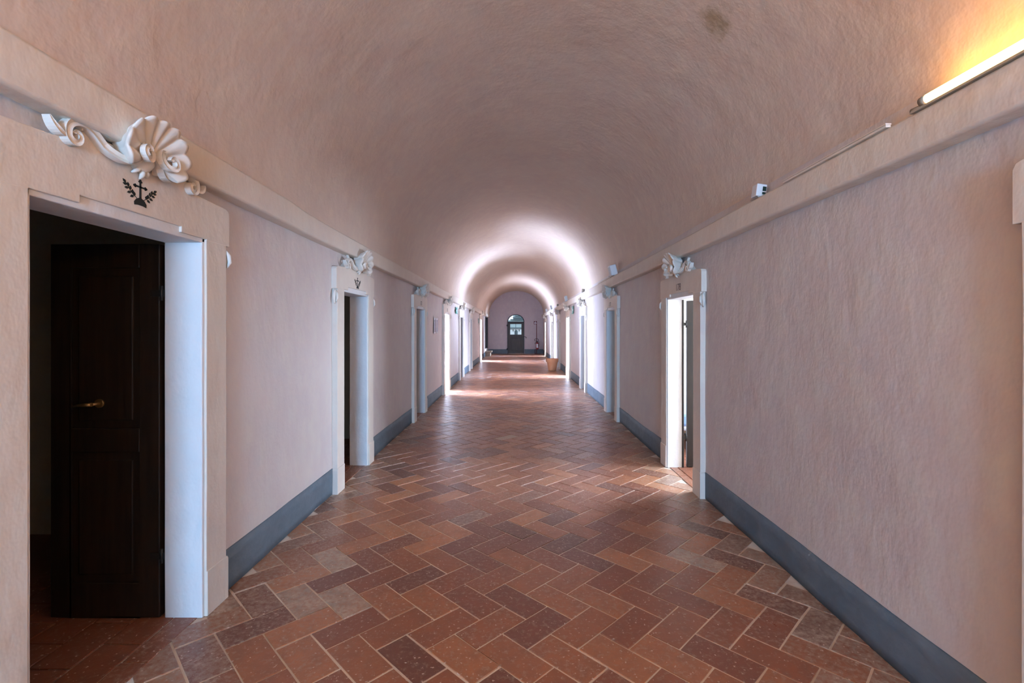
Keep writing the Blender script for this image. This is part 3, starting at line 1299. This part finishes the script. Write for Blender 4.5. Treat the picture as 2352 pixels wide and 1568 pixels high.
# ------------------------------------------------------------------ raised side door by the stone step (left, far end)
root = empty('door_16', (-XL, 28.65, 0.43))
tag(root, 'dark raised door at the far end of the left wall above the stone step', 'doorway', kind='structure')
m = MB()
for y0 in (-0.69, -0.02):
    m.box((-0.06, y0, 0.0), (-0.02, y0 + 0.67, 1.88))
    for z0, z1 in ((0.12, 0.78), (0.92, 1.74)):
        m.box((-0.02, y0 + 0.1, z0), (-0.005, y0 + 0.57, z1))
m.build('door_leaf', 'dark_wood', root, bevel=0.006)
m = MB()
m.box((-0.15, -0.72, -0.05), (-0.0, -0.66, 1.92))
m.box((-0.15, 0.64, -0.05), (-0.0, 0.70, 1.92))
m.box((-0.15, -0.72, 1.86), (-0.0, 0.70, 1.92))
m.build('door_frame', 'dark_wood', root, bevel=0.004)
# second leaf standing open into the corridor
m = MB()
m.box((0.0, 0.62, 0.0), (0.10, 0.66, 1.86))
m.build('shutter', 'dark_wood', root, bevel=0.004)

root = empty('stone_step', (-1.58, 28.55, 0))
tag(root, 'worn beige stone step against the left wall below the dark raised door', 'step')
m = MB()
m.box((-0.19, -0.55, 0.002), (0.12, 0.55, 0.225))
m.build('block', 'stone', root, bevel=0.02)
m = MB()
m.box((-0.19, -0.60, 0.225), (0.20, 0.60, 0.295))
m.build('slab', 'stone', root, bevel=0.012)

# ------------------------------------------------------------------ arched wooden door in the end wall
root = empty('door_17', (0.02, Y1, 0))
tag(root, 'dark arched wooden door with glass panes in the middle of the end wall', 'door', kind='structure')
yo = -0.06


def ybox(m, x0, x1, z0, z1, ya=yo, yb=0.0):
    m.box((x0, ya, z0), (x1, yb, z1))


m = MB()
ybox(m, -0.545, -0.49, 0.0, 2.06)
ybox(m, 0.49, 0.545, 0.0, 2.06)
ybox(m, -0.545, 0.545, 2.02, 2.075)
N = 28
for k in range(N):
    a0, a1 = PI * k / N, PI * (k + 1) / N
    q = [(0.545 * math.cos(a0), 2.06 + 0.475 * math.sin(a0)), (0.545 * math.cos(a1), 2.06 + 0.475 * math.sin(a1)),
         (0.495 * math.cos(a1), 2.06 + 0.43 * math.sin(a1)), (0.495 * math.cos(a0), 2.06 + 0.43 * math.sin(a0))]
    m.prism(q, lambda u, v, d: (u, d, v), yo, 0.02)
m.build('door_frame', 'dark_wood', root, bevel=0.003)
m = MB()
ybox(m, -0.49, -0.36, 0.01, 2.02, -0.045, 0.0)
ybox(m, 0.36, 0.49, 0.01, 2.02, -0.045, 0.0)
ybox(m, -0.36, 0.36, 0.01, 0.15, -0.045, 0.0)
ybox(m, -0.36, 0.36, 1.05, 1.235, -0.045, 0.0)
ybox(m, -0.36, 0.36, 1.91, 2.02, -0.045, 0.0)
ybox(m, -0.012, 0.012, 1.23, 1.915, -0.035, -0.005)
ybox(m, -0.36, 0.36, 1.56, 1.585, -0.035, -0.005)
lf = m.build('door_leaf', 'brown_wood', root, bevel=0.004)
m = MB()
ybox(m, -0.365, 0.365, 0.145, 1.055, -0.022, -0.004)
ybox(m, -0.30, 0.30, 0.22, 0.98, -0.034, -0.018)
m.build('door_panel', 'brown_wood', lf, bevel=0.008)
m = MB()
ybox(m, -0.36, 0.36, 1.235, 1.91, -0.018, -0.013)
m.build('window_pane', 'glass', lf)
m = MB()
m.prism([(0.50 * math.cos(PI * k / 24), 2.065 + 0.43 * math.sin(PI * k / 24)) for k in range(25)], lambda u, v, d: (u, d, v), -0.02, -0.015)
m.build('transom_pane', 'glass', root)
m = MB()
m.tube([(0.46, -0.04, 1.10), (0.46, -0.10, 1.10), (0.60, -0.105, 1.10), (0.66, -0.10, 1.07), (0.665, -0.10, 1.02)], 0.016, 10)
m.tube([(0.665, -0.10, 1.04), (0.665, -0.10, 1.0)], 0.03, 10)
m.build('door_handle', 'iron', lf)
m = MB()
for z in (0.30, 1.82):
    m.tube([(-0.56, -0.07, z - 0.06), (-0.56, -0.07, z + 0.06)], 0.022, 10)
    m.box((-0.62, -0.075, z - 0.012), (-0.44, -0.058, z + 0.012))
m.build('hinge', 'iron', root)

# behind the panes: an added wall whose arch stands in for a reflection and, above it, a house with eaves against the sky
gw = empty('reflection_wall', (0, 42, 0))
tag(gw, 'pale added wall with dark arch, standing in for a reflection in the end door panes', 'wall')
m = MB()
m.box((-6, 0, -1.0), (6, 0.3, 1.62))
m.build('wall_face', 'mattress_white', gw)
m = MB()
m.box((-6, -0.08, 1.62), (6, 0.4, 1.72))
m.build('coping', 'lead_grey', gw)
m = MB()
pl = [(-0.09, 0.4), (0.19, 0.4), (0.19, 1.35)] + [(0.05 + 0.14 * math.cos(PI * k / 10), 1.35 + 0.16 * math.sin(PI * k / 10)) for k in range(1, 10)] + [(-0.09, 1.35)]
m.prism(pl, lambda u, v, d: (u, d, v), -0.03, 0.02)
m.build('reflected_arch', 'lead_grey', gw)
m = MB()
for x in (-0.20, 0.32):
    m.tube([(x, -0.06, 1.38), (x, -0.06, 1.54)], 0.03, 8)
m.build('reflected_lantern', 'iron', gw)
hs = empty('house', (0, 52, 0))
tag(hs, 'blue-grey house with stepped eaves seen through the arched transom', 'house')
m = MB()
m.box((-8, 0, -1), (8, 4, 2.55))
m.box((-0.25, 0, 2.5), (8, 4, 3.6))
m.build('house_wall', 'facade', hs)
m = MB()
for k in range(3):
    m.box((-0.55 + 0.25 * k, -0.35 + 0.08 * k, 2.55 + 0.2 * k), (8, 0, 2.64 + 0.2 * k))
m.build('eaves', 'lead_grey', hs)
m = MB()
m.box((-30, Y1 + 0.36, -0.3), (30, 60, -0.05))
tag(m.build('ground_garden', 'court_paving'), kind='structure')

# ------------------------------------------------------------------ terracotta pot
PC = (1.41, 18.55, 0.0)
root = empty('flower_pot', PC)
tag(root, 'empty terracotta flower pot with thick rim on the floor at right', 'flower pot')
m = MB()
m.lathe([(0.0, 0.004), (0.148, 0.004), (0.152, 0.012), (0.205, 0.325), (0.208, 0.335), (0.19, 0.335), (0.16, 0.06), (0.0, 0.05)], (0, 0, 0), 48)
m.build('pot_body', 'pot_clay', root)
m = MB()
m.lathe([(0.205, 0.330), (0.226, 0.330), (0.230, 0.338), (0.243, 0.445), (0.241, 0.457), (0.228, 0.460), (0.214, 0.452), (0.200, 0.345), (0.205, 0.330)], (0, 0, 0), 48)
m.build('rim', 'pot_clay', root)

# ------------------------------------------------------------------ fire extinguisher, its stand and sign
SX, SY = 1.37, 30.85
root = empty('extinguisher_stand', (SX, SY, 0))
tag(root, 'dark red floor stand with tall pole and square sign by the end wall', 'stand')
m = MB()
m.tube([(-0.02, 0.0, 0.03), (-0.02, 0.0, 2.10)], 0.022, 10)
m.build('pole', 'dark_red_paint', root)
m = MB()
m.tube([(-0.02, 0, 0.30), (-0.11, -0.02, 0.29), (-0.13, -0.03, 0.25), (-0.13, -0.03, 0.0)], 0.014, 8)
m.tube([(-0.13, -0.03, 0.012), (0.10, -0.03, 0.012), (0.22, 0.0, 0.012)], 0.014, 8)
m.build('base', 'dark_red_paint', root)
m = MB()
m.box((-0.20, -0.035, 1.89), (0.0, -0.027, 2.09))
sg = m.build('sign_plate', 'dark_red_paint', root)
m = MB()
m.prism([(-0.135, 1.915), (-0.075, 1.915), (-0.075, 2.02), (-0.09, 2.04), (-0.12, 2.04), (-0.135, 2.02)], lambda u, v, d: (u, d, v), -0.038, -0.0355)
m.prism([(-0.12, 2.045), (-0.05, 2.06), (-0.05, 2.072), (-0.12, 2.06)], lambda u, v, d: (u, d, v), -0.038, -0.0355)
m.prism([(-0.175, 1.93), (-0.15, 1.93), (-0.145, 1.97), (-0.16, 2.03), (-0.18, 1.97)], lambda u, v, d: (u, d, v), -0.038, -0.0355)
m.prism([(-0.055, 1.93), (-0.02, 1.93), (-0.022, 1.97), (-0.04, 2.02), (-0.056, 1.97)], lambda u, v, d: (u, d, v), -0.038, -0.0355)
m.build('pictogram', 'label_white', sg)

EX = (SX + 0.015, SY - 0.12, 0.30)
root = empty('fire_extinguisher', EX)
tag(root, 'red fire extinguisher with white label and black hose hanging on its stand', 'fire extinguisher')
m = MB()
m.lathe([(0, 0), (0.07, 0.0), (0.082, 0.015), (0.084, 0.03), (0.084, 0.37), (0.078, 0.40), (0.055, 0.43), (0.03, 0.445), (0.026, 0.46), (0, 0.46)], (0, 0, 0), 32)
m.build('cylinder', 'red_paint', root)
m = MB()
for k in range(10):
    a0, a1 = -PI / 2 - 0.75 + 1.5 * k / 10, -PI / 2 - 0.75 + 1.5 * (k + 1) / 10
    m.quad([(0.0855 * math.cos(a0), 0.0855 * math.sin(a0), 0.10), (0.0855 * math.cos(a1), 0.0855 * math.sin(a1), 0.10),
            (0.0855 * math.cos(a1), 0.0855 * math.sin(a1), 0.35), (0.0855 * math.cos(a0), 0.0855 * math.sin(a0), 0.35)], sm=True)
m.build('paper_label', 'label_white', root)
m = MB()
m.tube([(0, 0, 0.455), (0, 0, 0.52)], 0.022, 12)
m.box((-0.03, -0.10, 0.50), (0.03, 0.03, 0.512))
m.box((-0.012, -0.12, 0.525), (0.012, 0.02, 0.537))
m.tube([(0, 0, 0.50), (0.04, 0, 0.50)], 0.014, 8)
m.build('valve', 'iron', root)
m = MB()
hp = [(-0.02, -0.02, 0.50)]
for k in range(25):
    a = -PI * 0.35 - 2 * PI * 0.86 * k / 24
    hp.append((-0.05 + 0.125 * math.cos(a), -0.03, 0.60 + 0.075 * math.sin(a)))
hp += [(0.08, -0.03, 0.50), (0.105, -0.02, 0.40), (0.10, -0.02, 0.18)]
m.tube(hp, 0.013, 8)
m.tube([(-0.02, -0.02, 0.46), (-0.10, -0.03, 0.45), (-0.13, -0.03, 0.40), (-0.13, -0.03, 0.34)], 0.014, 8)
m.build('hose', 'rubber', root)

# ------------------------------------------------------------------ paper notices
for (y0, y1, z0, z1, lab) in ((10.40, 10.62, 1.50, 1.84, 'paper notice on the left wall, nearer of the pair beside the third left doorway'),
                              (10.68, 10.92, 1.51, 1.84, 'paper notice on the left wall, further of the pair beside the third left doorway')):
    root = empty('paper_notice', (-XL + 0.02, (y0 + y1) / 2, z0))
    tag(root, lab, 'notice', 'paper notices on the left wall')
    m = MB()
    h, hw = z1 - z0, (y1 - y0) / 2
    m.box((-0.004, -hw, 0), (-0.002, hw, h))
    m.build('sheet', 'paper', root)
    m = MB()
    for k in range(9):
        zz = h * (0.12 + 0.085 * k)
        m.box((-0.0018, -hw * 0.78, zz), (-0.0012, hw * random.uniform(0.4, 0.8), zz + h * 0.035))
    m.box((-0.0018, hw * 0.55, h * 0.1), (-0.0012, hw * 0.85, h * 0.9))
    m.build('print', 'ink_violet', root)


# ------------------------------------------------------------------ green exit signs
def exit_sign(side, yc, zc, w, h, label):
    s = sx(side)
    x = X0(side) - 0.022
    root = empty('exit_sign', (s * x, yc, zc))
    tag(root, label, 'exit sign', 'green exit signs on the walls')

    def cv(u, v, d):
        return (-s * d, u, v)
    m = MB()
    m.prism([(-w / 2, -h / 2), (w / 2, -h / 2), (w / 2, h / 2), (-w / 2, h / 2)], cv, 0.0, 0.006)
    m.build('sign_plate', 'sign_green', root)
    m = MB()
    d0, d1 = 0.0062, 0.0075
    # white door, arrow and running figure
    m.prism([(w * 0.22, -h * 0.4), (w * 0.42, -h * 0.4), (w * 0.42, h * 0.4), (w * 0.22, h * 0.4)], cv, d0, d1)
    m.prism([(-w * 0.42, 0), (-w * 0.28, h * 0.3), (-w * 0.28, h * 0.1), (-w * 0.08, h * 0.1), (-w * 0.08, -h * 0.1), (-w * 0.28, -h * 0.1), (-w * 0.28, -h * 0.3)], cv, d0, d1)
    m.prism([(w * 0.02, -h * 0.38), (w * 0.07, -h * 0.38), (w * 0.12, 0.0), (w * 0.16, h * 0.15), (w * 0.10, h * 0.2), (w * 0.04, h * 0.02)], cv, d0, d1)
    m.prism([(w * 0.12 + h * 0.09 * math.cos(q), h * 0.31 + h * 0.09 * math.sin(q)) for q in [2 * PI * k / 8 for k in range(8)]], cv, d0, d1)
    m.build('pictogram', 'sign_white', root)


exit_sign('L', 14.38, 2.14, 0.48, 0.19, 'green exit sign on the left wall past the white daylight doorway')
exit_sign('R', 14.95, 2.18, 0.48, 0.23, 'green exit sign on the right wall before the bright doorway')
exit_sign('L', 22.95, 1.98, 0.34, 0.22, 'small green sign on the left wall beside the furthest bright doorway')


# ------------------------------------------------------------------ lamps standing on the right cornice
ZT = EYE + 0.745 + 0.172


def lamp_box(y, w, h, d, tilt, label, mat='white_plastic', flood=False, lens='lens_green', x=None):
    xx = XR - 0.075 if x is None else x
    root = empty('floodlight' if flood else 'emergency_lamp', (xx, y, ZT))
    tag(root, label, 'lamp', 'small lamps on the right cornice')
    R = Matrix.Rotation(math.radians(tilt), 4, 'Y')
    m = MB()
    m.box((-d / 2, -w / 2, 0.012), (d / 2, w / 2, h))
    m.v = [tuple(R @ Vector(p)) for p in m.v]
    bd = m.build('housing', mat, root, bevel=min(w, h) * 0.06)
    m = MB()
    if flood:
        m.box((-d / 2 - 0.006, -w * 0.42, h * 0.12), (-d / 2 + 0.002, w * 0.42, h * 0.9))
    else:
        m.box((d * 0.08, -w / 2 - 0.003, h * 0.50), (d * 0.42, -w / 2 + 0.002, h * 0.82))
        m.box((d * 0.08, -w / 2 - 0.003, h * 0.26), (d * 0.42, -w / 2 + 0.002, h * 0.42))
    m.v = [tuple(R @ Vector(p)) for p in m.v]
    m.build('lens', lens, bd)
    m = MB()
    m.box((-d * 0.4, -w * 0.7, 0.0), (d * 0.3, w * 0.7, 0.008))
    m.tube([(0, -w * 0.35, 0.004), (0, -w * 0.35, 0.03)], 0.006, 6)
    m.tube([(0, w * 0.35, 0.004), (0, w * 0.35, 0.03)], 0.006, 6)
    m.build('bracket', 'grey_metal', root)


lamp_box(3.42, 0.075, 0.098, 0.07, 8, 'small white lamp with dark green lens on the right cornice, nearest the camera')
lamp_box(8.4, 0.17, 0.19, 0.11, -14, 'white tilted floodlight on the cornice above the second right doorway', flood=True, lens='grey_metal')
lamp_box(12.3, 0.075, 0.10, 0.07, 6, 'small brownish lamp on the cornice above the third right doorway', mat='beige_plastic')
lamp_box(16.2, 0.15, 0.19, 0.09, -12, 'upright grey floodlight on the cornice above the bright right doorway', mat='grey_metal', flood=True, lens='white_plastic')
lamp_box(19.8, 0.075, 0.10, 0.07, 6, 'tiny brown lamp on the right cornice above the doorway behind the pot', mat='beige_plastic')
lamp_box(23.0, 0.15, 0.20, 0.09, -12, 'second furthest floodlight on the right cornice, near the thin dark doorway', mat='grey_metal', flood=True, lens='white_plastic')
lamp_box(26.4, 0.13, 0.18, 0.09, -12, 'furthest floodlight on the right cornice, closest to the end wall', mat='grey_metal', flood=True, lens='white_plastic')

# glowing tube lamp
root = empty('tube_lamp', (XR - 0.083, 1.35, ZT))
tag(root, 'glowing warm tube lamp lying on the right cornice at the top right corner', 'lamp')
m = MB()
m.tube([(-0.005, -1.05, 0.032), (-0.005, 0.645, 0.032)], 0.020, 16)
m.build('tube', 'tube_glow', root)
m = MB()
m.tube([(-0.005, 0.645, 0.032), (-0.005, 0.675, 0.032)], 0.0205, 16)
m.box((-0.02, -1.08, 0.0), (0.012, 0.72, 0.010))
m.tube([(0.0, 0.66, 0.012), (-0.01, 0.72, 0.012)], 0.012, 10)
m.build('end_cap', 'beige_plastic', root)

# unseen tube lamps added behind the camera as warm fill for the near vault
for (sd, yc, lab) in (('L', -1.5, 'added warm fill tube on the left cornice, nearest behind the camera, outside the photo'),
                      ('R', -2.6, 'added warm fill tube on the right cornice, nearest behind the camera, outside the photo'),
                      ('L', -5.4, 'added warm fill tube on the left cornice close to the back window, outside the photo')):
    x = -(XL - 0.083) if sd == 'L' else XR - 0.083
    root = empty('tube_lamp', (x, yc, zlow(sd, yc) + (0.185 if sd == 'L' else 0.172)))
    tag(root, lab, 'lamp')
    m = MB()
    m.tube([(0.0, -1.5, 0.032), (0.0, 1.5, 0.032)], 0.020, 12)
    m.build('tube', 'fill_tube_glow', root)
    m = MB()
    m.tube([(0.0, 1.5, 0.032), (0.0, 1.53, 0.032)], 0.0205, 12)
    m.tube([(0.0, -1.53, 0.032), (0.0, -1.5, 0.032)], 0.0205, 12)
    m.box((-0.015, -1.55, 0.0), (0.015, 1.55, 0.010))
    m.build('end_cap', 'beige_plastic', root)

# thin white trunking on the cornice
for (ya, yb, lab) in ((2.2, 3.05, 'thin white cable trunking on the right cornice between tube lamp and nearest small lamp'),
                      (8.75, 9.9, 'unlit strip lamp on the right cornice just past the tilted white floodlight')):
    root = empty('cable_trunking' if ya < 5 else 'strip_lamp', (XR - 0.093, (ya + yb) / 2, ZT))
    tag(root, lab, 'trunking' if ya < 5 else 'lamp')
    L = (yb - ya) / 2
    m = MB()
    m.box((-0.012, -L, 0.0), (0.012, L, 0.012 if ya < 5 else 0.02))
    m.build('channel', 'trim_plaster', root, bevel=0.002)
    m = MB()
    m.box((-0.014, -L, 0.0125 if ya < 5 else 0.021), (0.014, L, 0.018 if ya < 5 else 0.035))
    m.build('cover', 'trim_plaster' if ya < 5 else 'white_plastic', root)

# ------------------------------------------------------------------ bed glimpsed in the first right-hand cell
root = empty('bed', (2.55, 6.55, 0))
tag(root, 'metal bed with white and blue bedding glimpsed through the first right doorway', 'bed')
m = MB()
m.box((-0.45, -0.42, 0.30), (1.45, 0.42, 0.50))
m.build('mattress', 'mattress_white', root, bevel=0.04)
m = MB()
m.box((-0.46, -0.44, 0.36), (0.5, 0.44, 0.53))
m.build('blanket', 'blanket_blue', root, bevel=0.04)
m = MB()
for y in (-0.44, 0.44):
    m.tube([(-0.50, y, 0.0), (-0.50, y, 0.95)], 0.014, 10)
    m.tube([(1.48, y, 0.0), (1.48, y, 0.7)], 0.014, 10)
for z in (0.95, 0.82, 0.60, 0.42, 0.27):
    m.tube([(-0.50, -0.44, z), (-0.50, 0.44, z)], 0.010, 8)
m.tube([(-0.50, -0.44, 0.27), (1.48, -0.44, 0.27)], 0.012, 8)
m.tube([(-0.50, 0.44, 0.27), (1.48, 0.44, 0.27)], 0.012, 8)
m.build('bed_frame', 'iron', root)
